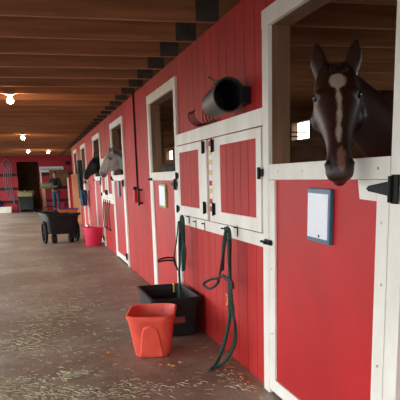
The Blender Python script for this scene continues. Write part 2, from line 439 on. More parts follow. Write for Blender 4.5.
# black hooks on the white board
for y, z in [(5.51, .955), (5.21, .955), (4.62, .955), (5.77, .985), (4.30, .985)]:
    b = NB(); x = W - .027
    box(b, x - .004, x, y - .007, y + .007, z - .045, z + .03)
    tube(b, [(x - .002, y, z + .015), (x - .03, y, z + .02)], .005, 8, 1)
    o = build('wall_hook', b, M['black_iron'], loc=(x, y, z), smooth=True)
    tag(o, {5.51: 'small black hook on the white board, just right of the left halter', 5.21: 'small black hook on the white board below the slot between shutters', 4.62: 'small black hook on the white board, just left of the right green rope',
            5.77: 'black hook that holds the left green lead rope', 4.30: 'black hook that holds the right green lead rope'}[y], 'hook', 'hooks on the white board')

# ------------------------------------------------------------------ sliding section: conduit, switch box and pulls
r = empty('electrical_conduit', (W, 8.86, 1.15)); tag(r, 'dark conduit running down the red wall to a red switch box', 'conduit')
b = NB(); tube(b, [(W - .012, 8.86, CEIL), (W - .012, 8.86, 1.2)], .012, 8, 1); build('pipe', b, M['black_iron'], r)
b = NB(); box(b, W - .07, W - .001, 8.78, 8.96, 1.03, 1.2, bev=.008); build('box', b, M['red_door'], r)
b = NB(); box(b, W - .055, W - .001, 8.965, 9.0, 1.06, 1.24, bev=.004); build('cover', b, M['black_plastic'], r)
b = NB(); box(b, W - .06, W - .04, 8.53, 8.565, 1.0, 1.24, bev=.005); box(b, W - .04, W - .001, 8.535, 8.56, 1.02, 1.045); box(b, W - .04, W - .001, 8.535, 8.56, 1.19, 1.215)
tag(build('pull_handle', b, M['black_iron'], loc=(W, 8.55, 1.0)), 'upright black pull handle right of the red switch box', 'handle')

# ------------------------------------------------------------------ horses
def make_horse(name, label, poll, muzzle, nrm, chest, back_dir, coatfun, mane, vox=.012, eye_r=.019, coatmat='coat', headw=1.0, thick=1.0, NK=1.0, midup=.03, earK=1.0):
    poll, muzzle, chest = V(poll), V(muzzle), V(chest)
    d = (muzzle - poll); L = d.length; d.normalize()
    n = V(nrm); n = (n - d * n.dot(d)).normalized(); s = d.cross(n).normalized()
    K = L / .58
    def P(t, l=0, q=0): return poll + d * (t * L) + s * (l * K) + n * (q * K)
    sec = [(-.10, .045, .005, .05), (-.03, .084, .035, .09), (.06, .098, .045, .12), (.16, .104, .052, .155), (.27, .106, .056, .185), (.38, .092, .054, .185), (.48, .076, .050, .155),
           (.58, .062, .046, .12), (.70, .052, .042, .095), (.80, .052, .038, .086), (.88, .060, .032, .082), (.945, .061, .018, .078), (.985, .052, .0, .066), (1.01, .030, -.018, .045)]
    bm = NB()
    rings = []
    for (t, w, a, bb) in sec:
        c = P(t, 0, (a - bb) / 2 * thick); hh = (a + bb) / 2 * K * thick
        rr = []
        for i in range(24):
            an = 2 * math.pi * i / 24; ca, sa = math.cos(an), math.sin(an)
            ww = w * K * headw * (1.0 if sa > -.2 else 1 - .30 * (-sa - .2))      # narrower between the jaw bones
            rr.append(c + s * (ww * math.copysign(abs(ca) ** .85, ca)) + n * (hh * math.copysign(abs(sa) ** .9, sa)))
        rings.append(rr)
    loft(bm, rings)
    # lower lip and chin
    sphere(bm, P(.93, 0, -.075), .036 * K, (1, 1, 1)); sphere(bm, P(.885, 0, -.088), .03 * K)
    # nostril rims, brow ridges, cheek
    for sg in (-1, 1):
        sphere(bm, P(.90, sg * .042, -.002), .026 * K)
        sphere(bm, P(.25, sg * .076 * headw, .018), .026 * K)
        sphere(bm, P(.30, sg * .060 * headw, -.10), .062 * K)
    # neck: from throat to chest
    bd = V(back_dir).normalized(); up = V((0, 0, 1))
    side = bd.cross(up).normalized()
    n0 = P(.06, 0, -.055); n1 = chest + up * .18
    e = (n1 - n0)
    mid = n0 + e * .45 + up * midup - n * 0.03
    cp = catmull([n0 + n * .01, mid, n1, n1 + bd * .18 - up * .08], 5)
    neck = []
    for i, c in enumerate(cp):
        t = i / (len(cp) - 1)
        tang = (cp[min(i + 1, len(cp) - 1)] - cp[max(i - 1, 0)]).normalized()
        u = tang.cross(up); u = u.normalized() if u.length > .1 else side
        if i and u.dot(pu) < 0: u = -u
        pu = u
        v = u.cross(tang).normalized(); v = v if v.z > 0 else -v
        if i == 0: pass
        neck.append(ring(c, u, v, (.07 + .12 * t) * NK, (.095 + .18 * t) * NK, n=20))
    loft(bm, neck)
    # trunk
    tr = [(-.02, .10, .14, -.02), (.08, .19, .24, 0), (.25, .24, .31, .02), (.5, .26, .32, 0), (.8, .28, .32, -.01), (1.1, .29, .31, -.01), (1.35, .27, .29, .03), (1.55, .24, .26, .05), (1.7, .15, .18, .06), (1.76, .06, .08, .06)]
    loft(bm, [ring(chest + bd * t + up * dz, side, up, a, c, n=22) for t, a, c, dz in tr])
    g = chest.z
    for t, sg, hind in [(.22, 1, 0), (.22, -1, 0), (1.45, 1, 1), (1.45, -1, 1)]:
        c = chest + bd * t + side * (.16 * sg)
        if hind: pts = [(.05, g + .02, .15), (.0, g - .25, .12), (-.06, g - .45, .075), (.10, .50, .055), (.06, .44, .05), (.05, .2, .036), (.03, .12, .042), (-.02, .05, .055), (-.03, .004, .06)]
        else: pts = [(0, g - .05, .13), (0, g - .35, .09), (0, .62, .055), (0, .50, .055), (0, .44, .045), (0, .22, .034), (0, .13, .04), (-.03, .05, .052), (-.04, .004, .058)]
        loft(bm, [ring((c.x + bd.x * o_, c.y + bd.y * o_, z), bd, side, r_, r_ * .85, n=12) for o_, z, r_ in pts])
    # ears
    for sg in (-1, 1):
        base = P(-.02, sg * .072, .008); ed = (up * 1.0 + s * sg * .16 - d * .15).normalized() if name != 'x' else up
        eu = (s - ed * s.dot(ed)).normalized(); ev = ed.cross(eu)
        ear = [(-.02, .030, .024), (.02, .038, .024), (.045, .041, .020), (.075, .035, .016), (.105, .023, .012), (.130, .008, .006)]
        loft(bm, [ring(base + ed * (h * K * earK), eu, ev, a * K * earK, c * K * earK, n=12) for h, a, c in ear])
    bmesh.ops.recalc_face_normals(bm, faces=bm.faces)
    me = bpy.data.meshes.new(name + '_raw'); bm.to_mesh(me); bm.free()
    tmp = bpy.data.objects.new('tmp', me); COL.objects.link(tmp)
    rm = tmp.modifiers.new('r', 'REMESH'); rm.mode = 'VOXEL'; rm.voxel_size = vox; rm.use_smooth_shade = True
    sm = tmp.modifiers.new('s', 'SMOOTH'); sm.iterations = 4; sm.factor = .5
    dg = bpy.context.evaluated_depsgraph_get(); dg.update()
    me2 = bpy.data.meshes.new_from_object(tmp.evaluated_get(dg)); bpy.data.objects.remove(tmp); bpy.data.meshes.remove(me)
    me2.name = name
    base = V((chest.x, chest.y, 0))
    # nostrils and mouth line pressed in, coat colours from the place on the body
    ca = me2.color_attributes.new('coat', 'FLOAT_COLOR', 'POINT')
    for i, v in enumerate(me2.vertices):
        r_ = v.co - poll; t = r_.dot(d) / L; l = r_.dot(s) / K; q = r_.dot(n) / K
        nost = math.exp(-(((t - .905) * .58 / .024) ** 2 + ((abs(l) - .046) / .017) ** 2 + ((q - .008) / .024) ** 2)) if .7 < t < 1.1 else 0
        if nost > .02: v.co += (-s * math.copysign(1, l) * .6 - n * .8) * (.016 * nost)
        head = -.2 < t < 1.1 and abs(l) < .2 and -.3 < q < .12
        c = V(coatfun(t, l, q, head, v.co)); c = c.lerp(V((.008, .005, .004)), min(1, nost * 1.3))
        if head and abs((q + .055) - (.9 - t) * .06) < .006 and t > .84: c *= .35
        ca.data[i].color = (c.x, c.y, c.z, 1)
        v.co -= base
    me2.materials.clear(); me2.materials.append(M[coatmat])
    for p in me2.polygons: p.use_smooth = True
    ho = bpy.data.objects.new(name, me2); COL.objects.link(ho); ho.location = base; ORG[ho.name] = tuple(base)
    tag(ho, label, 'horse')
    for sg in (-1, 1):
        b = NB(); sphere(b, P(.26, sg * .088 * headw, .008), eye_r * K); build('eye', b, M['glass_dark'], ho, smooth=True)
    # forelock + mane locks
    b = NB(); rnd = random.Random(3)
    for k in range(26):
        l0 = rnd.uniform(-.045, .045)
        tube(b, [P(-.06, l0, .01), P(-.02, l0 * 1.1, .034), P(.03 + rnd.random() * .02, l0 * 1.1, .046), P(.06 + rnd.random() * .03, l0 * 1.2 + rnd.uniform(-.01, .01), .050)], .004 * K, 5, 3)
    build('forelock', b, M[mane], ho, smooth=True)
    b = NB()
    for i, c in enumerate(cp[4:-3]):
        t = (i + 4) / (len(cp) - 1); top = c + up * ((.085 + .17 * t) * NK)
        for k in range(14):
            o_ = side * rnd.uniform(-.015, .015) + bd * rnd.uniform(-.05, .05); q_ = rnd.uniform(.7, 1.2)
            tube(b, [top + o_ - up * .04, top + o_ - side * .02 + up * .004, top + o_ - side * (.055 + .04 * t) - up * .06 * q_, top + o_ - side * (.08 + .07 * t) - up * .19 * q_], .006, 5, 3)
    build('mane', b, M[mane], ho, smooth=True)
    b = NB(); tl = chest + bd * 1.73 + up * .12
    tube(b, [tl, tl + bd * .08 - up * .08, tl + bd * .12 - up * .4, tl + bd * .10 - up * .75], [.03, .05, .055, .03], 10, 4)
    build('tail', b, M[mane], ho, smooth=True)
    return ho

def bay_coat(t, l, q, head, co):
    c = V((.034, .010, .005))
    if head:
        if t > .8: c = c.lerp(V((.030, .014, .010)), min(1, (t - .8) / .12))
        top = q > -.01
        ll = l + .004
        if top and .10 < t < .27:
            w = .040 * math.sqrt(max(0, 1 - ((t - .175) / .085) ** 2))
            c = c.lerp(V((.50, .40, .30)), max(0, min(1, (w - abs(ll)) / .008)))
        if top and .17 < t < .76:
            w = .012 + .003 * math.sin(t * 40)
            c = c.lerp(V((.48, .38, .29)), max(0, min(1, (w - abs(ll - .004 * math.sin(t * 11))) / .006)))
        if q > -.035 and .80 < t < .985:
            w = .018 * math.sqrt(max(0, 1 - ((t - .89) / .09) ** 2))
            if abs(l + .008) < w: return (.20, .085, .065)
    elif co.z < .45: c = V((.02, .01, .007))
    return c
def grey_coat(t, l, q, head, co):
    k = .5 + .5 * math.sin(co.x * 61 + 2 * math.sin(co.z * 43)) * math.sin(co.y * 57 + co.z * 71)
    c = V((.58, .55, .50)).lerp(V((.30, .28, .26)), k * .8)
    if head:
        if t > .82: c = c.lerp(V((.13, .12, .12)), min(1, (t - .82) / .12))
        if abs(t - .26) < .06 and abs(l) > .06 and q > -.03: c = c * .5
        if t < -.02: c = V((.14, .13, .13))
    elif co.z < .6: c = V((.10, .10, .10))
    return c
def black_coat(t, l, q, head, co): return (.006, .006, .007)

make_horse('horse', 'chestnut brown horse with a white blaze looking out over the nearest half door', (1.338, 2.79, 1.785), (1.205, 2.457, 1.345), (-1.25, -2.75, -.35), (2.25, 2.72, .98), (1, .12, 0), bay_coat, 'mane_brown', vox=.010, midup=-.06)
make_horse('horse', 'dapple grey horse leaning its head out into the aisle', (1.245, 10.74, 1.745), (1.04, 10.66, 1.415), (-1, -.30, .3), (2.0, 10.85, 1.18), (1, .05, 0), grey_coat, 'mane_grey', vox=.015, earK=1.6, thick=1.8, headw=1.35, NK=1.15)
make_horse('horse', 'black horse leaning its head out beyond the grey one', (1.30, 14.1, 1.77), (1.02, 14.0, 1.385), (-1, -.2, .7), (2.1, 14.2, 1.18), (1, .05, 0), black_coat, 'mane_black', vox=.016, coatmat='coat_matte', earK=1.3, thick=1.45, headw=1.25, NK=1.15)

# ------------------------------------------------------------------ clipboards
def clip_thing(y0, y1, z0, z1, m, label, tilt=0.0, sheet='paper', pen=True):
    x = W - .012
    cy, cz = (y0 + y1) / 2, (z0 + z1) / 2
    b = NB(); box(b, x - .022, x - .001, y0, y1, z0, z1, bev=.004)
    o = build('clipboard', b, M[m], loc=(x, cy, cz)); tag(o, label, 'clipboard')
    t = .019
    b = NB(); box(b, x - .0245, x - .0222, y0 + t, y1 - t * .6, z0 + .022, z1 - .024); build('sheet', b, M[sheet], o)
    b = NB(); box(b, x - .029, x - .0222, cy - .05, cy + .05, z1 - .026, z1 - .012, bev=.002); tube(b, [(x - .027, cy - .03, z1 - .014), (x - .03, cy, z1 + .012), (x - .027, cy + .03, z1 - .014)], .003, 6, 3)
    b.free() if m == 'blue' else build('clip', b, M['steel'], o)
    if pen:
        b = NB(); cyl(b, (x - .025, cy - .02, z0 + .034), .007, .004, 'x', 10); build('peg', b, M['black_iron'], o)
    for v in o.data.vertices: pass
    o.rotation_euler.x = tilt
    return o
clip_thing(2.822, 3.085, 1.018, 1.280, 'blue', 'blue-framed white notice board on the nearest red door', .02)
c2 = clip_thing(6.83, 7.17, 1.035, 1.285, 'lime', 'lime-edged clipboard on the second red half door', .02, pen=False)
clip_thing(10.68, 10.90, 1.07, 1.31, 'blue', 'blue clipboard on the red door under the grey horse', 0, sheet='blue', pen=False)

# ------------------------------------------------------------------ hung bucket
r = empty('hanging_bucket', (1.24, 4.15, 1.86)); tag(r, 'black feed bucket hung sideways high on the red wall', 'bucket')
b = NB(); cx, cz = 1.232, 1.848
def dring(y, rx, rz, n=32, dxo=0, dzo=0):
    out = []
    for i in range(n):
        a = 2 * math.pi * i / n; X = cx + dxo + rx * math.cos(a); Z = cz + dzo + rz * math.sin(a)
        out.append(V((min(X, W - .004), y, Z)))
    return out
loft(b, [dring(4.47, .0, .0, dzo=-.02), dring(4.47, .075, .080, dzo=-.02), dring(4.46, .082, .086, dzo=-.02), dring(4.12, .097, .100), dring(4.105, .105, .107), dring(4.085, .105, .107), dring(4.085, .096, .098), dring(4.12, .090, .094), dring(4.445, .076, .08, dzo=-.02), dring(4.45, 0, 0, dzo=-.02)], False, False)
bmesh.ops.remove_doubles(b, verts=b.verts, dist=1e-5)
build('body', b, M['lit_rubber'], r, smooth=True)
b = NB(); tube(b, [(1.175, 4.12, 1.925), (1.17, 4.25, 1.955), (1.175, 4.36, 1.985), (1.20, 4.40, 1.985), (1.22, 4.36, 1.94)], .007, 8, 5); build('handle', b, M['brown_board'], r, smooth=True)
b = NB(); box(b, W - .075, W - .001, 4.05, 4.30, 1.79, 1.895, bev=.01); build('bracket', b, M['black_iron'], r)
b = NB(); loft(b, [dring(4.435, 0, 0, dzo=-.02), dring(4.435, .074, .078, dzo=-.02), dring(4.13, .0885, .0925)], False, False)  # inner shell, shade of the bucket mouth put into its black colour
bmesh.ops.remove_doubles(b, verts=b.verts, dist=1e-5)
build('lining', b, M['black_rubber'], r, smooth=True)

# wire rack with curved tines beside it
r = empty('wire_rack', (W, 4.9, 1.745)); tag(r, 'black curved-wire rack on the white board left of the hung bucket', 'rack')
b = NB(); tube(b, [(W - .03, 5.30, 1.752), (W - .03, 4.79, 1.752)], .006, 8, 1); build('rail', b, M['black_iron'], r, smooth=True)
for k in range(4):
    y = 4.80 + k * .09
    b = NB(); tube(b, [(W - .03, y, 1.752), (W - .045, y, 1.76), (W - .055, y, 1.79), (W - .052, y, 1.85)], .0045, 8, 5); build('tine', b, M['black_iron'], r, smooth=True)
for k in range(4):
    y = 5.22 - k * .06
    b = NB(); tube(b, [(W - .03, y, 1.752), (W - .07, y, 1.748), (W - .115, y, 1.775), (W - .135, y + .01, 1.82), (W - .118, y + .02, 1.852)], .0042, 8, 5); build('tine', b, M['black_iron'], r, smooth=True)

# ------------------------------------------------------------------ halters and ropes
b = NB(); X = 1.275
tube(b, [(X, 4.475, .685), (X, 4.454, .789), (X, 4.421, .885), (X - .005, 4.345, .975), (1.268, 4.30, 1.0), (X, 4.275, .95), (X, 4.29, .779), (X, 4.294, .567), (X, 4.299, .46), (X, 4.335, .33), (1.25, 4.40, .14), (1.17, 4.33, .03), (1.10, 4.235, .012)], .0135, 10, 6)
lr = build('lead_rope', b, M['green_rope'], loc=(X, 4.3, .5), smooth=True); tag(lr, 'right dark green lead rope hanging to the floor', 'rope')
b = NB(); X2 = 1.262
tube(b, [(X2, 4.262, .93), (X2, 4.25, .7), (X2, 4.225, .47), (X2, 4.14, .335), (X2, 4.16, .21), (1.22, 4.26, .06), (1.14, 4.27, .018), (1.115, 4.25, .013)], .012, 10, 6); build('second_strand', b, M['green_rope'], lr, smooth=True)
b = NB(); cyl(b, (1.258, 4.297, .50), .006, .06, 'z', 10); sphere(b, (1.256, 4.297, .535), .011, (1, 1, 1.2), 10, 8); sphere(b, (1.256, 4.30, .465), .010, (1, 1, 1.3), 10, 8); build('snap', b, M['brass'], lr, smooth=True)
b = NB(); X = 1.252
h = [(X, 4.27, .955), (X, 4.41, .752), (X, 4.47, .65), (X, 4.51, .62)]
tube(b, h, .008, 6, 5)
tube(b, [(X, 4.505, .622), (X - .03, 4.62, .60), (X - .05, 4.76, .545), (X - .03, 4.70, .52), (X - .01, 4.62, .54), (X, 4.52, .59), (X, 4.50, .63)], .011, 6, 5)
tube(b, [(X, 4.50, .63), (X, 4.40, .655), (X, 4.30, .65), (X, 4.17, .643), (X, 4.15, .60)], .013, 6, 5)
tube(b, [(X, 4.20, .90), (X, 4.23, .78), (X, 4.20, .66), (X, 4.16, .52), (X, 4.13, .44), (X, 4.15, .235), (X, 4.28, .12)], .006, 6, 5)
hb = build('halter', b, M['black_web'], loc=(X, 4.3, .6), smooth=True); tag(hb, 'black halter hanging with the right green rope', 'halter')
b = NB()
b.free()
for p in ((X, 4.505, .622), (X, 4.17, .63)):
    b = NB(); cyl(b, p, .014, .008, 'x', 12); build('ring', b, M['steel'], hb, smooth=True)

b = NB(); X = 1.275
tube(b, [(X, 5.80, .50), (X, 5.815, .60), (X, 5.81, .753), (X - .005, 5.80, .9), (1.27, 5.77, 1.0), (X, 5.735, .95), (X, 5.75, .75), (X, 5.79, .55)], .016, 10, 6)
tube(b, [(X - .02, 5.79, .93), (X - .028, 5.80, .75), (X - .02, 5.86, .56), (X - .02, 5.89, .48), (1.22, 5.72, .42), (1.17, 5.50, .36), (1.18, 5.55, .16), (1.12, 5.70, .055)], .011, 10, 6)
ll = build('lead_rope', b, M['green_rope'], loc=(X, 5.8, .7), smooth=True); tag(ll, 'left green-black lead rope trailing into the black tote', 'rope')
b = NB(); cyl(b, (1.19, 5.84, .34), .011, .07, 'z', 10); sphere(b, (1.19, 5.84, .38), .015, (1, 1, 1.2), 10, 8); build('snap', b, M['brass'], ll, smooth=True)
b = NB(); X = 1.245
tube(b, [(X, 5.77, .96), (X, 5.627, .812), (X, 5.54, .72), (X, 5.57, .63), (X, 5.61, .54)], .008, 6, 5)
tube(b, [(X, 5.80, .96), (X, 5.90, .789), (X, 6.05, .62), (X, 6.03, .59), (X, 5.9, .50)], .006, 6, 5)
tube(b, [(1.235, 6.03, .60), (1.15, 5.97, .615), (1.08, 5.93, .605), (1.075, 5.94, .585), (1.15, 6.0, .585), (1.235, 6.04, .575)], .009, 6, 5)
tube(b, [(1.235, 6.03, .60), (1.23, 5.95, .55), (X, 5.9, .50)], .008, 6, 5)
hb = build('halter', b, M['black_web'], loc=(X, 5.8, .6), smooth=True); tag(hb, 'black halter whose noseband sticks out above the black tote', 'halter')

# black gear hanging below the far shutters
b = NB(); x = W - .05
rnd = random.Random(11)
for k in range(7):
    y = 12.0 + k * .17
    if k % 2: continue
    tube(b, [(x, y, .97), (x - .03, y + .03, .75), (x - .03, y - .04 + rnd.uniform(-.05, .05), .45), (x, y + .05, .35 + rnd.uniform(0, .15))], .009, 6, 4)
tag(build('halter_cluster', b, M['black_web'], loc=(x, 12.5, .6), smooth=True), 'bunch of dark halters and straps hanging beyond the grey horse', 'halters', kind='stuff')

# ------------------------------------------------------------------ bins and tubs
def rrect(cx, cy, z, hx, hy, r, n=6, rot=0.0, dent=None):
    out = []
    for q, (sx, sy) in enumerate([(1, 1), (-1, 1), (-1, -1), (1, -1)]):
        for k in range(n + 1):
            a = math.pi / 2 * (q + k / n)
            x = sx * (hx - r) + r * math.cos(a); y = sy * (hy - r) + r * math.sin(a)
            out.append((x, y))
    c, s = math.cos(rot), math.sin(rot)
    return [V((cx + x * c - y * s, cy + x * s + y * c, z)) for x, y in out]
def container(name, cx, cy, hx, hy, h, tx, ty, r, m, rot=0, rim=.02, wall=.008, z0=0.0):
    """tapered open container: hx,hy half size at the top, tx,ty at the foot"""
    b = NB(); rg = []
    rg.append(rrect(cx, cy, z0 + .001, tx * .02, ty * .02, .0001, rot=rot))
    rg.append(rrect(cx, cy, z0 + .001, tx * .93, ty * .93, r * .8, rot=rot))
    rg.append(rrect(cx, cy, z0 + .015, tx, ty, r * .8, rot=rot))
    N = 7
    for k in range(1, N): 
        t = k / N; rg.append(rrect(cx, cy, z0 + .015 + (h - .05) * t, tx + (hx - rim - tx) * t, ty + (hy - rim - ty) * t, r * (.8 + .2 * t), rot=rot))
    rg += [rrect(cx, cy, z0 + h - .035, hx - rim, hy - rim, r, rot=rot), rrect(cx, cy, z0 + h - .033, hx - .003, hy - .003, r, rot=rot), rrect(cx, cy, z0 + h - .004, hx, hy, r, rot=rot), rrect(cx, cy, z0 + h, hx - .004, hy - .004, r, rot=rot),
           rrect(cx, cy, z0 + h, hx - rim - .002, hy - rim - .002, r, rot=rot), rrect(cx, cy, z0 + h - .03, hx - rim - wall, hy - rim - wall, r, rot=rot),
           rrect(cx, cy, z0 + .02, tx - wall, ty - wall, r * .7, rot=rot), rrect(cx, cy, z0 + .02, tx * .02, ty * .02, .0001, rot=rot)]
    loft(b, rg)
    bmesh.ops.remove_doubles(b, verts=b.verts, dist=1e-5)
    return build(name, b, M[m], loc=(cx, cy, z0), smooth=True)
sb = container('plastic_bin', .815, 4.90, .187, .270, .345, .135, .170, .10, 'salmon', rot=-.25, rim=.012)
tag(sb, 'salmon red open plastic bin standing on the aisle floor', 'bin')
# raised arch panel on the front face
b = NB(); c, s = math.cos(-.25), math.sin(-.25)
def bp(x, z, o): 
    hy = .171 + (.258 - .171) * z / .31 + o
    return V((.815 + x * c + hy * s, 4.90 + x * s - hy * c, z))
out = [(-.095, .018), (-.068, .21), (-.052, .255), (-.02, .272), (.02, .272), (.052, .255), (.068, .21), (.095, .018)]
A = [b.verts.new(bp(x, z, .001)) for x, z in out]; B = [b.verts.new(bp(x * .86, .018 + (z - .018) * .95, .013)) for x, z in out]
b.faces.new(B)
for i in range(len(out)): b.faces.new([A[i], A[(i + 1) % len(out)], B[(i + 1) % len(out)], B[i]])
build('arch_panel', b, M['salmon'], sb)
tt = container('storage_tote', 1.095, 5.70, .222, .405, .345, .185, .36, .035, 'black_plastic', rot=0, rim=.022)
tag(tt, 'large black open tote against the red wall', 'tote')
b = NB(); box(b, 1.07, 1.17, 5.70 - .382, 5.70 - .366, .125, .175); build('sticker', b, M['label'], tt)['label'] = 'faded red sticker'
b = NB()
for sx in (.96, 1.04): box(b, sx, sx + .10, 5.70 - .398, 5.70 - .385, .262, .28)
build('rim_slot', b, M['black_rubber'], tt)
b = NB()
rg = []
def circ(cx, cy, z, r, n=36): return [V((cx + r * math.cos(2 * math.pi * i / n), cy + r * math.sin(2 * math.pi * i / n), z)) for i in range(n)]
def round_tub(name, cx, cy, rt, rb, h, m, w=.01):
    b = NB()
    loft(b, [circ(cx, cy, .001, .002), circ(cx, cy, .001, rb - .01), circ(cx, cy, .015, rb), circ(cx, cy, h - .04, rt - .015), circ(cx, cy, h - .038, rt), circ(cx, cy, h - .005, rt + .002), circ(cx, cy, h, rt - .004), circ(cx, cy, h, rt - .02), circ(cx, cy, .02, rb - w), circ(cx, cy, .02, .002)])
    return build(name, b, M[m], loc=(cx, cy, 0), smooth=True)
pt = round_tub('muck_tub', 1.125, 13.75, .208, .165, .385, 'pink'); tag(pt, 'bright pink muck tub beside the wall', 'tub')
for sg in (-1, 1):
    b = NB(); tube(b, [(1.125 + sg * .20, 13.70, .33), (1.125 + sg * .235, 13.70, .31), (1.125 + sg * .24, 13.75, .24), (1.125 + sg * .235, 13.80, .31), (1.125 + sg * .20, 13.80, .33)], .007, 8, 4)
    if sg < 0: build('rope_handle', b, M['pink'], pt, smooth=True)
    else: b.free()

# ------------------------------------------------------------------ dump cart
def wheel(name, cx, cy, r, w, parent, spokes=8):
    b = NB(); n = 28
    def c(rr, x): return [V((x, cy + rr * math.cos(2 * math.pi * i / n), r + rr * math.sin(2 * math.pi * i / n))) for i in range(n)]
    loft(b, [c(r * .82, cx - w / 2), c(r * .95, cx - w / 2), c(r, cx - w / 4), c(r, cx + w / 4), c(r * .95, cx + w / 2), c(r * .82, cx + w / 2), c(r * .82, cx - w / 2)], False, False)
    o = build(name, b, M['black_rubber'], parent, smooth=True)
    b = NB(); cyl(b, (cx, cy, r), r * .16, w * 1.1, 'x', 12)
    for k in range(spokes):
        a = 2 * math.pi * k / spokes
        tube(b, [(cx, cy, r), (cx, cy + r * .84 * math.cos(a), r + r * .84 * math.sin(a))], .009, 6, 1)
    build('hub', b, M['black_iron'], o)
    return o
r = empty('dump_cart', (.5, 14.9, 0)); r.rotation_euler.z = math.radians(9); tag(r, 'black dump cart with two tall wheels in the middle of the aisle', 'cart')
b = NB()
cyy = 14.95
loft(b, [rrect(.5, cyy, .20, .25, .36, .04), rrect(.5, cyy, .215, .275, .39, .05), rrect(.5, cyy, .60, .335, .50, .05), rrect(.5, cyy, .61, .375, .54, .06), rrect(.5, cyy, .65, .378, .545, .06), rrect(.5, cyy, .65, .35, .515, .05), rrect(.5, cyy, .60, .325, .49, .05), rrect(.5, cyy, .24, .26, .38, .04)])
build('tray', b, M['black_plastic'], r, smooth=True)
wheel('wheel', .125, 14.75, .245, .06, r); wheel('wheel', .865, 14.95, .245, .06, r)
b = NB(); box(b, .155, .84, 14.83, 14.87, .195, .225); build('axle', b, M['black_iron'], r)
wheel('caster', .315, 14.68, .10, .09, r, 5); wheel('caster', .69, 14.72, .10, .09, r, 5)
b = NB(); tube(b, [(.35, 15.45, .50), (.38, 15.75, .62), (.38, 16.0, .74), (.62, 16.0, .74), (.62, 15.75, .62), (.65, 15.45, .50)], .012, 8, 3); build('handle', b, M['black_iron'], r, smooth=True)
# orange lid lying across the cart rim
r = empty('plastic_tray', (.69, 15.0, .65)); tag(r, 'orange plastic tray with a purple rim lying across the cart', 'tray')
b = NB(); loft(b, [rrect(.70, 15.03, .652, .19, .22, .03), rrect(.70, 15.03, .715, .215, .25, .03), rrect(.70, 15.03, .715, .205, .24, .03), rrect(.70, 15.03, .665, .18, .21, .03)]); build('body', b, M['orange'], r)
b = NB(); loft(b, [rrect(.70, 15.03, .716, .222, .257, .03), rrect(.70, 15.03, .732, .222, .257, .03), rrect(.70, 15.03, .732, .20, .235, .03), rrect(.70, 15.03, .716, .20, .235, .03), rrect(.70, 15.03, .716, .222, .257, .03)], False, False); build('rim', b, M['purple'], r)

# ------------------------------------------------------------------ hanging cloths further down
def cloth(name, cx, cy, w, z0, z1, m, label, cat, th=.08):
    b = NB(); rg = []
    for k in range(12):
        z = z1 + (z0 - z1) * k / 11; out = []; N = 26
        for i in range(N):
            a = 2 * math.pi * i / N
            f = 1 + .18 * math.sin(5 * a + k * .25) * min(1, k / 3)
            ww = w / 2 * (.55 + .45 * min(1, k / 3))
            out.append(V((cx + th / 2 * math.sin(a) * f, cy + ww * math.cos(a) * f, z + .02 * math.sin(3 * a) * (k == 11))))
        rg.append(out)
    loft(b, rg); return tag(build(name, b, M[m], loc=(cx, cy, z0), smooth=True), label, cat)
cloth('blanket', W - .12, 18.2, .45, .85, 1.86, 'black_cloth', 'long black blanket hung on the wall beyond the black horse', 'blanket', .13)
cloth('jacket', W - .13, 17.35, .34, .70, 1.10, 'navy', 'navy blue cloth hung low beside the black blanket', 'cloth', .16)
b = NB(); box(b, W - .14, W - .001, 16.75, 17.05, 1.09, 1.26, bev=.03); tag(build('towel', b, M['white_bin'], loc=(W, 16.9, 1.2)), 'small white cloth above the navy one', 'cloth')

# far end: open red door leaf, tan board
r = empty('stable_door', (W - .2, 22.6, 0)); tag(r, 'open red door leaf with a white edge near the end wall', 'door')
b = NB(); box(b, 1.15, 1.31, 22.6, 22.64, .04, 1.40); build('panel', b, M['red_door'], r)
b = NB(); box(b, 1.105, 1.15, 22.59, 22.65, .03, 1.43); build('edge_board', b, M['white'], r)
b = NB(); box(b, 1.13, 1.33, 20.4, 20.43, 0.0, 1.52); tag(build('plywood_sheet', b, M['tan'], loc=(1.2, 20.4, 0)), 'tall tan plywood board standing against the wall', 'board')

# ------------------------------------------------------------------ end wall things
Y = FARY
b = NB(); box(b, .32, 1.38, Y - .02, Y - .001, 1.73, 1.97)
sg_ = tag(build('sign', b, M['paper'], loc=(.6, Y, 1.85)), 'long white sign on the crimson end wall', 'sign')
b = NB(); 
for k in range(12): box(b, .37 + k * .08, .42 + k * .08, Y - .0225, Y - .0202, 1.81, 1.89)
build('lettering', b, M['paper_text'], sg_)
b = NB(); box(b, .74, 1.58, Y - .075, Y - .051, 1.15, 1.82); tag(build('notice_board', b, M['brown_board'], loc=(1, Y, 1.5)), 'brown board on the end wall behind the person', 'board')
b = NB(); box(b, 1.48, 1.68, Y - .2, Y - .01, 2.02, 2.18, bev=.02); cyl(b, (1.58, Y - .22, 2.10), .05, .06, 'y'); tag(build('speaker', b, M['black_plastic'], loc=(1.2, Y, 2)), 'small black box high on the end wall', 'speaker')
b = NB()
for k, xx in enumerate((-1.25, -1.17, -1.08, -1.0, -.92)):
    tube(b, [(xx, Y - .07, 2.2 - .1 * (k % 2)), (xx + .05, Y - .08, 1.9), (xx - .03, Y - .09, 1.4), (xx + .03, Y - .08, 1.0 - .1 * k), (xx, Y - .07, .8 - .1 * k)], .015, 6, 4)
tube(b, [(-1.3, Y - .07, 2.1), (-1.1, Y - .09, 2.33), (-.9, Y - .07, 2.1), (-1.1, Y - .09, 1.85), (-1.3, Y - .07, 2.1)], .018, 6, 4)
tag(build('bridles', b, M['tack_grey'], loc=(-1.1, Y, 1.5), smooth=True), 'grey tack hanging left of the dark doorway', 'tack')
b = NB(); box(b, .33, .39, Y - .09, Y - .051, 1.16, 1.72); tag(build('white_batten', b, M['white'], loc=(.36, Y, 1.2)), 'short white batten right of the dark doorway', 'board')
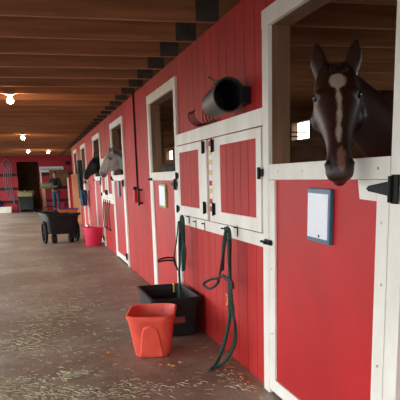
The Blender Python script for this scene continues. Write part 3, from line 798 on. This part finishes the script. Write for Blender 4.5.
b = NB(); box(b, .36, .50, Y - .09, Y - .051, .004, 1.15); tag(build('tan_board', b, M['tan'], loc=(.4, Y, .6)), 'tan board leaning right of the dark doorway', 'board')
wb = container('storage_box', -1.28, 30.35, .30, .22, .26, .27, .19, .04, 'white_bin'); tag(wb, 'white box on the floor at the far left', 'box')
bb = round_tub('blue_bucket', -1.60, 30.76, .16, .12, .52, 'blue2'); tag(bb, 'blue bucket at the far left edge', 'bucket')
cb = container('crimson_bin', 1.14, 30.65, .17, .16, .38, .14, .13, .03, 'pink'); tag(cb, 'crimson bin behind the person', 'bin')
# hay barrow in front of the dark doorway
r = empty('hay_cart', (-.36, 30.2, 0)); tag(r, 'dark cart loaded with hay before the dark doorway', 'cart')
b = NB(); loft(b, [rrect(-.36, 30.2, .14, .30, .36, .04), rrect(-.36, 30.2, .66, .33, .4, .05), rrect(-.36, 30.2, .70, .36, .43, .05), rrect(-.36, 30.2, .70, .32, .39, .05), rrect(-.36, 30.2, .2, .29, .35, .04)]); build('tray', b, M['cart'], r, smooth=True)
wheel('wheel', -.74, 30.2, .2, .05, r); wheel('wheel', .02, 30.2, .2, .05, r)
for lx in (-.6, -.16):
    b = NB(); box(b, lx, lx + .04, 29.95, 29.99, 0, .2); build('leg', b, M['black_iron'], r)
b = NB(); rnd = random.Random(5)
box(b, -.65, -.07, 29.85, 30.5, .66, .86, bev=.05)
for k in range(260):
    p = V((rnd.uniform(-.68, -.04), rnd.uniform(29.82, 30.5), rnd.uniform(.74, .93))); q = p + V((rnd.uniform(-.1, .1), rnd.uniform(-.1, .1), rnd.uniform(-.04, .05)))
    tube(b, [p, q], .006, 4, 1)
tag(build('hay_load', b, M['hay'], loc=(-.36, 30.2, .66)), 'loose hay heaped on the dark cart', 'hay', kind='stuff')

# ------------------------------------------------------------------ person
def skin_mesh(name, verts, edges, m, parent, root=0, sub=2, loc=None):
    me = bpy.data.meshes.new(name + '_s'); me.from_pydata([v[0] for v in verts], edges, [])
    o = bpy.data.objects.new('tmp', me); COL.objects.link(o)
    md = o.modifiers.new('k', 'SKIN'); md.use_smooth_shade = True
    sv = me.skin_vertices[0].data
    for i, v in enumerate(verts):
        rr = v[1]; sv[i].radius = rr if isinstance(rr, tuple) else (rr, rr); sv[i].use_root = (i == root)
    sd = o.modifiers.new('s', 'SUBSURF'); sd.levels = sub; sd.render_levels = sub
    dg = bpy.context.evaluated_depsgraph_get(); dg.update()
    m2 = bpy.data.meshes.new_from_object(o.evaluated_get(dg)); bpy.data.objects.remove(o); m2.name = name
    base = V(loc if loc else ORG[parent.name])
    for v in m2.vertices: v.co -= base
    m2.materials.clear(); m2.materials.append(M[m])
    for p in m2.polygons: p.use_smooth = True
    ob = bpy.data.objects.new(name, m2); COL.objects.link(ob)
    if parent: ob.parent = parent
    else: ob.location = base; ORG[ob.name] = tuple(base)
    ORG[ob.name] = tuple(base)
    return ob
px, py = .93, 29.9
def Q(x, y, z): return (px + x, py + y, z)
vs = [(Q(0, 0, .93), (.15, .11)), (Q(0, 0, 1.12), (.135, .10)), (Q(0, 0, 1.32), (.16, .11)), (Q(0, 0, 1.42), (.11, .08)), (Q(0, 0, 1.49), (.055, .055)), (Q(0, -.01, 1.56), (.072, .085)), (Q(0, -.01, 1.64), (.075, .09)), (Q(0, 0, 1.69), (.05, .06)),
      (Q(-.09, 0, .84), .085), (Q(-.10, -.01, .48), .058), (Q(-.11, .02, .09), .042), (Q(-.11, -.12, .035), .038),
      (Q(.09, 0, .84), .085), (Q(.10, .01, .48), .058), (Q(.11, .02, .09), .042), (Q(.13, -.12, .035), .038),
      (Q(-.19, 0, 1.39), .055), (Q(-.27, -.05, 1.14), .045), (Q(-.24, -.27, 1.08), .034), (Q(-.25, -.33, 1.08), .03),
      (Q(.19, 0, 1.39), .055), (Q(.25, -.04, 1.13), .045), (Q(.04, -.22, 1.10), .034), (Q(-.03, -.26, 1.10), .03)]
es = [(0, 1), (1, 2), (2, 3), (3, 4), (4, 5), (5, 6), (6, 7), (0, 8), (8, 9), (9, 10), (10, 11), (0, 12), (12, 13), (13, 14), (14, 15), (3, 16), (16, 17), (17, 18), (18, 19), (3, 20), (20, 21), (21, 22), (22, 23)]
# fingers
def fingers(i0, c, dirv, across):
    for k in range(4):
        p = V(c) + V(across) * (.022 * (k - 1.5)); L_ = (.055, .066, .062, .05)[k]
        a = p + V(dirv) * L_ * .6; e = a + (V(dirv) + V((0, .5, -.3))).normalized() * L_ * .5
        vs.append((tuple(a), .009)); vs.append((tuple(e), .008)); es.append((i0, len(vs) - 2)); es.append((len(vs) - 2, len(vs) - 1))
    a = V(c) - V(across) * .045 + V(dirv) * .02; vs.append((tuple(a), .010)); es.append((i0, len(vs) - 1))
    e = a + V(dirv) * .03 + V((0, 0, .01)); vs.append((tuple(e), .009)); es.append((len(vs) - 2, len(vs) - 1))
fingers(19, Q(-.25, -.35, 1.08), V((-.2, -1, 0)).normalized(), (0, 0, 1)); fingers(23, Q(-.05, -.27, 1.10), V((-1, -.3, 0)).normalized(), (0, 0, 1))
person = skin_mesh('person', vs, es, 'skin', None, loc=(px, py, 0)); tag(person, 'person in a dark jacket and blue jeans carrying hay at the end of the aisle', 'person')
j = [(Q(0, 0, .84), (.185, .14)), (Q(0, 0, 1.12), (.16, .125)), (Q(0, 0, 1.32), (.18, .13)), (Q(0, 0, 1.42), (.125, .10)), (Q(0, 0, 1.47), (.075, .075)),
     (Q(-.19, 0, 1.39), .075), (Q(-.27, -.05, 1.14), .062), (Q(-.245, -.24, 1.085), .046), (Q(.19, 0, 1.39), .075), (Q(.25, -.04, 1.13), .062), (Q(.07, -.20, 1.105), .046)]
skin_mesh('jacket', j, [(0, 1), (1, 2), (2, 3), (3, 4), (3, 5), (5, 6), (6, 7), (3, 8), (8, 9), (9, 10)], 'jacket', person)
j = [(Q(0, 0, 1.0), (.165, .125)), (Q(-.09, 0, .84), .10), (Q(-.10, -.01, .48), .072), (Q(-.11, .02, .10), .056), (Q(.09, 0, .84), .10), (Q(.10, .01, .48), .072), (Q(.11, .02, .10), .056)]
skin_mesh('jeans', j, [(0, 1), (1, 2), (2, 3), (0, 4), (4, 5), (5, 6)], 'jeans', person)
for sx in (-.11, .12):
    b = NB(); loft(b, [rrect(px + sx, py - .04, .002, .048, .13, .045), rrect(px + sx, py - .04, .05, .05, .13, .045), rrect(px + sx, py - .02, .09, .045, .07, .04)]); build('boot', b, M['boot'], person, smooth=True)
b = NB(); sphere(b, Q(0, .02, 1.625), .098, (.95, 1.05, 1.1)); 
build('hair', b, M['hair'], person, smooth=True)
b = NB(); sphere(b, Q(0, -.035, 1.60), .083, (.85, .85, 1.15)); sphere(b, Q(0, -.118, 1.59), .014, (.8, 1, 1.5), 8, 6); build('face', b, M['skin'], person, smooth=True)
for sx in (-.03, .03):
    b = NB(); sphere(b, Q(sx, -.103, 1.615), .010, (1, .6, .7), 8, 6); build('eye', b, M['hair'], person, smooth=True)
b = NB(); box(b, px - .022, px + .022, py - .108, py - .10, 1.548, 1.554); build('mouth', b, M['hair'], person)
b = NB(); rnd = random.Random(9)
loft(b, [ring(Q(-.62 + .1 * k, -.30, 1.14 + .01 * math.sin(k)), (0, 1, 0), (0, 0, 1), .12 if 0 < k < 5 else .07, .11 if 0 < k < 5 else .06, n=14) for k in range(6)])
for k in range(300):
    a = rnd.uniform(0, 6.28); x0 = rnd.uniform(-.65, -.1)
    p = V(Q(x0, -.30 + .12 * math.cos(a), 1.14 + .11 * math.sin(a))); q = p + V((rnd.uniform(-.08, .08), rnd.uniform(-.04, .04), rnd.uniform(-.05, .05))); tube(b, [p, q], .005, 4, 1)
tag(build('hay_armful', b, M['hay_bale'], loc=Q(-.36, -.3, 1.03), smooth=False), 'green-grey armful of hay in the arms of the person', 'hay', kind='stuff')

# ------------------------------------------------------------------ bulbs
def lamp(loc, label):
    r = empty('ceiling_bulb', loc); tag(r, label, 'lamp', 'bare bulbs under the joists')
    x, y, z = loc
    b = NB(); cyl(b, (x, y, z - .006), .06, .012); cyl(b, (x, y, z - .025), .028, .03, n=16); build('socket', b, M['white_bin'], r, smooth=True)
    b = NB(); loft(b, [circ(x, y, z - .036, .014, 16), circ(x, y, z - .05, .02, 16), circ(x, y, z - .065, .038, 16), circ(x, y, z - .085, .045, 16), circ(x, y, z - .108, .034, 16), circ(x, y, z - .12, .010, 16)]); build('bulb', b, M['bulb'], r, smooth=True)
lamp((-.196, 8.948, CEIL - .001), 'nearest and largest bare lit bulb under the joists')
lamp((-.147, 16.46, CEIL - .001), 'second nearest bare lit bulb')
lamp((-.075, 23.975, CEIL - .001), 'lit bulb left of the farthest pair')
lamp((.62, 24.658, CEIL - .001), 'lit bulb at right of the farthest pair')

# black bracket before the stall window
b = NB(); x = BACK - .15
tube(b, [(x, 11.5, 2.10), (x - .35, 11.7, 2.12), (x - .35, 12.3, 2.12), (x, 12.45, 2.10)], .012, 8, 1); tube(b, [(x - .35, 11.75, 2.12), (x - .35, 12.2, 2.02), (x, 12.3, 1.9)], .010, 8, 1)
tube(b, [(x - .35, 11.85, 2.11), (x - .2, 11.95, 1.6), (x, 12.0, 1.4)], .016, 8, 1); tube(b, [(x, 11.5, 2.02), (x - .33, 11.7, 2.04), (x - .33, 12.3, 2.04)], .010, 8, 1)
tag(build('saddle_rack', b, M['black_iron'], loc=(x, 12, 1.9), smooth=True), 'black wire rack in front of the bright stall window', 'rack')

# ------------------------------------------------------------------ loose hay on the floor
def strands(name, clumps, m, label, cat, seed, wd=.0015, lmin=.015, lmax=.06):
    rnd = random.Random(seed); vs, fs = [], []
    for (cx, cy, sx, sy, n, zh) in clumps:
        for _ in range(int(n * .75)):
            x = rnd.gauss(cx, sx); y = rnd.gauss(cy, sy)
            if x > W - .06 or x < LEFT or (abs(x - .805) < .2 and abs(y - 4.84) < .2) or (x > .85 and 5.25 < y < 6.15): continue
            z = .002 + abs(rnd.gauss(0, zh)); L_ = rnd.uniform(lmin, lmax) / 2; a = rnd.uniform(0, math.pi)
            dx, dy, dz_ = L_ * math.cos(a), L_ * math.sin(a), rnd.uniform(-.15, .15) * L_
            wx, wy = -math.sin(a) * wd, math.cos(a) * wd
            kx, ky = rnd.uniform(-.2, .2) * L_, rnd.uniform(-.2, .2) * L_
            i = len(vs)
            z0 = max(.001, z - dz_); z2 = max(.001, z + dz_); z1 = z + .003
            for (ax, ay, az) in ((x - dx, y - dy, z0), (x + kx, y + ky, z1), (x + dx, y + dy, z2)):
                vs += [(ax - wx, ay - wy, az), (ax + wx, ay + wy, az), (ax, ay, az + wd * 1.5)]
            for k in (0, 3):
                for q in range(3):
                    fs.append((i + k + q, i + k + (q + 1) % 3, i + k + 3 + (q + 1) % 3, i + k + 3 + q))
    me = bpy.data.meshes.new(name); me.from_pydata(vs, [], fs); me.materials.append(M[m])
    o = bpy.data.objects.new(name, me); COL.objects.link(o); return tag(o, label, cat, kind='stuff')
strands('loose_hay', [(-.34, 5.58, .13, .22, 260, .003), (-.12, 5.55, .09, .2, 200, .004), (-.10, 6.1, .10, .25, 160, .003), (-.25, 4.4, .14, .15, 320, .004), (.16, 4.47, .055, .045, 260, .014), (.12, 6.5, .13, .35, 200, .002), (.27, 6.95, .12, .25, 130, .002),
        (.32, 4.02, .15, .10, 220, .003), (-.04, 4.12, .14, .10, 220, .003), (.56, 3.98, .16, .07, 120, .003), (.2, 5.2, .3, .5, 170, .002), (-.15, 7.4, .2, .6, 120, .002), (.3, 8.3, .5, 1.2, 160, .002), (.85, 4.0, .25, .12, 70, .002), (0, 12, .6, 2.5, 120, .002)],
        'hay_floor', 'pale loose hay scattered on the aisle floor', 'hay', 21)
strands('wall_debris', [(1.20, 4.05, .05, .18, 60, .003), (1.2, 7.0, .06, 1.2, 90, .002), (1.22, 3.8, .04, .05, 30, .004)], 'hay_floor', 'hay bits along the foot of the red wall', 'hay', 22)
b = NB(); rnd = random.Random(31)
for _ in range(26):
    y = rnd.uniform(3.72, 4.6); x = 1.29 - abs(rnd.gauss(0, .03)) - (y - 3.7) * .02; s_ = rnd.uniform(.004, .010)
    sphere(b, (x, y, s_ * .6), s_, (1.2, 1.4, .6), 6, 4)
for (x, y) in [(.80, 4.52), (.86, 4.50), (.47, 5.0), (.88, 4.46), (.95, 4.53)]: sphere(b, (x, y, .008), .014, (1.2, 1, .6), 7, 5)
tag(build('leaf_crumbs', b, M['crumb'], loc=(1.2, 4.2, 0)), 'small orange-brown crumbs along the wall foot and by the bin', 'debris', kind='stuff')

# ------------------------------------------------------------------ light
w = bpy.data.worlds.new('sky'); scene.world = w; w.use_nodes = True
bg = w.node_tree.nodes['Background']; bg.inputs[0].default_value = (.95, .98, 1.0, 1); bg.inputs[1].default_value = 4.4

# ------------------------------------------------------------------ camera
cam = bpy.data.cameras.new('camera'); co = bpy.data.objects.new('camera', cam); COL.objects.link(co)
R3 = Matrix(((0.96475302, 0.08262701, -0.24984873), (-0.26198316, 0.21198972, -0.94150156), (-0.0248281, 0.97377263, 0.22616461)))
m4 = R3.to_4x4(); m4.translation = V((0, 0, H)); co.matrix_world = m4
cam.sensor_fit = 'HORIZONTAL'; cam.sensor_width = 36; cam.lens = 644.2637 / 400 * 36
cam.shift_x = -(212.273 - 200) / 400; cam.shift_y = (326.063 - 200) / 400
cam.clip_start = .05
scene.camera = co
vs_ = scene.view_settings; vs_.view_transform = 'Standard'; vs_.look = 'None'; vs_.gamma = 1; vs_.use_curve_mapping = False; vs_.exposure = 0.18
scene.cycles.use_denoising = True
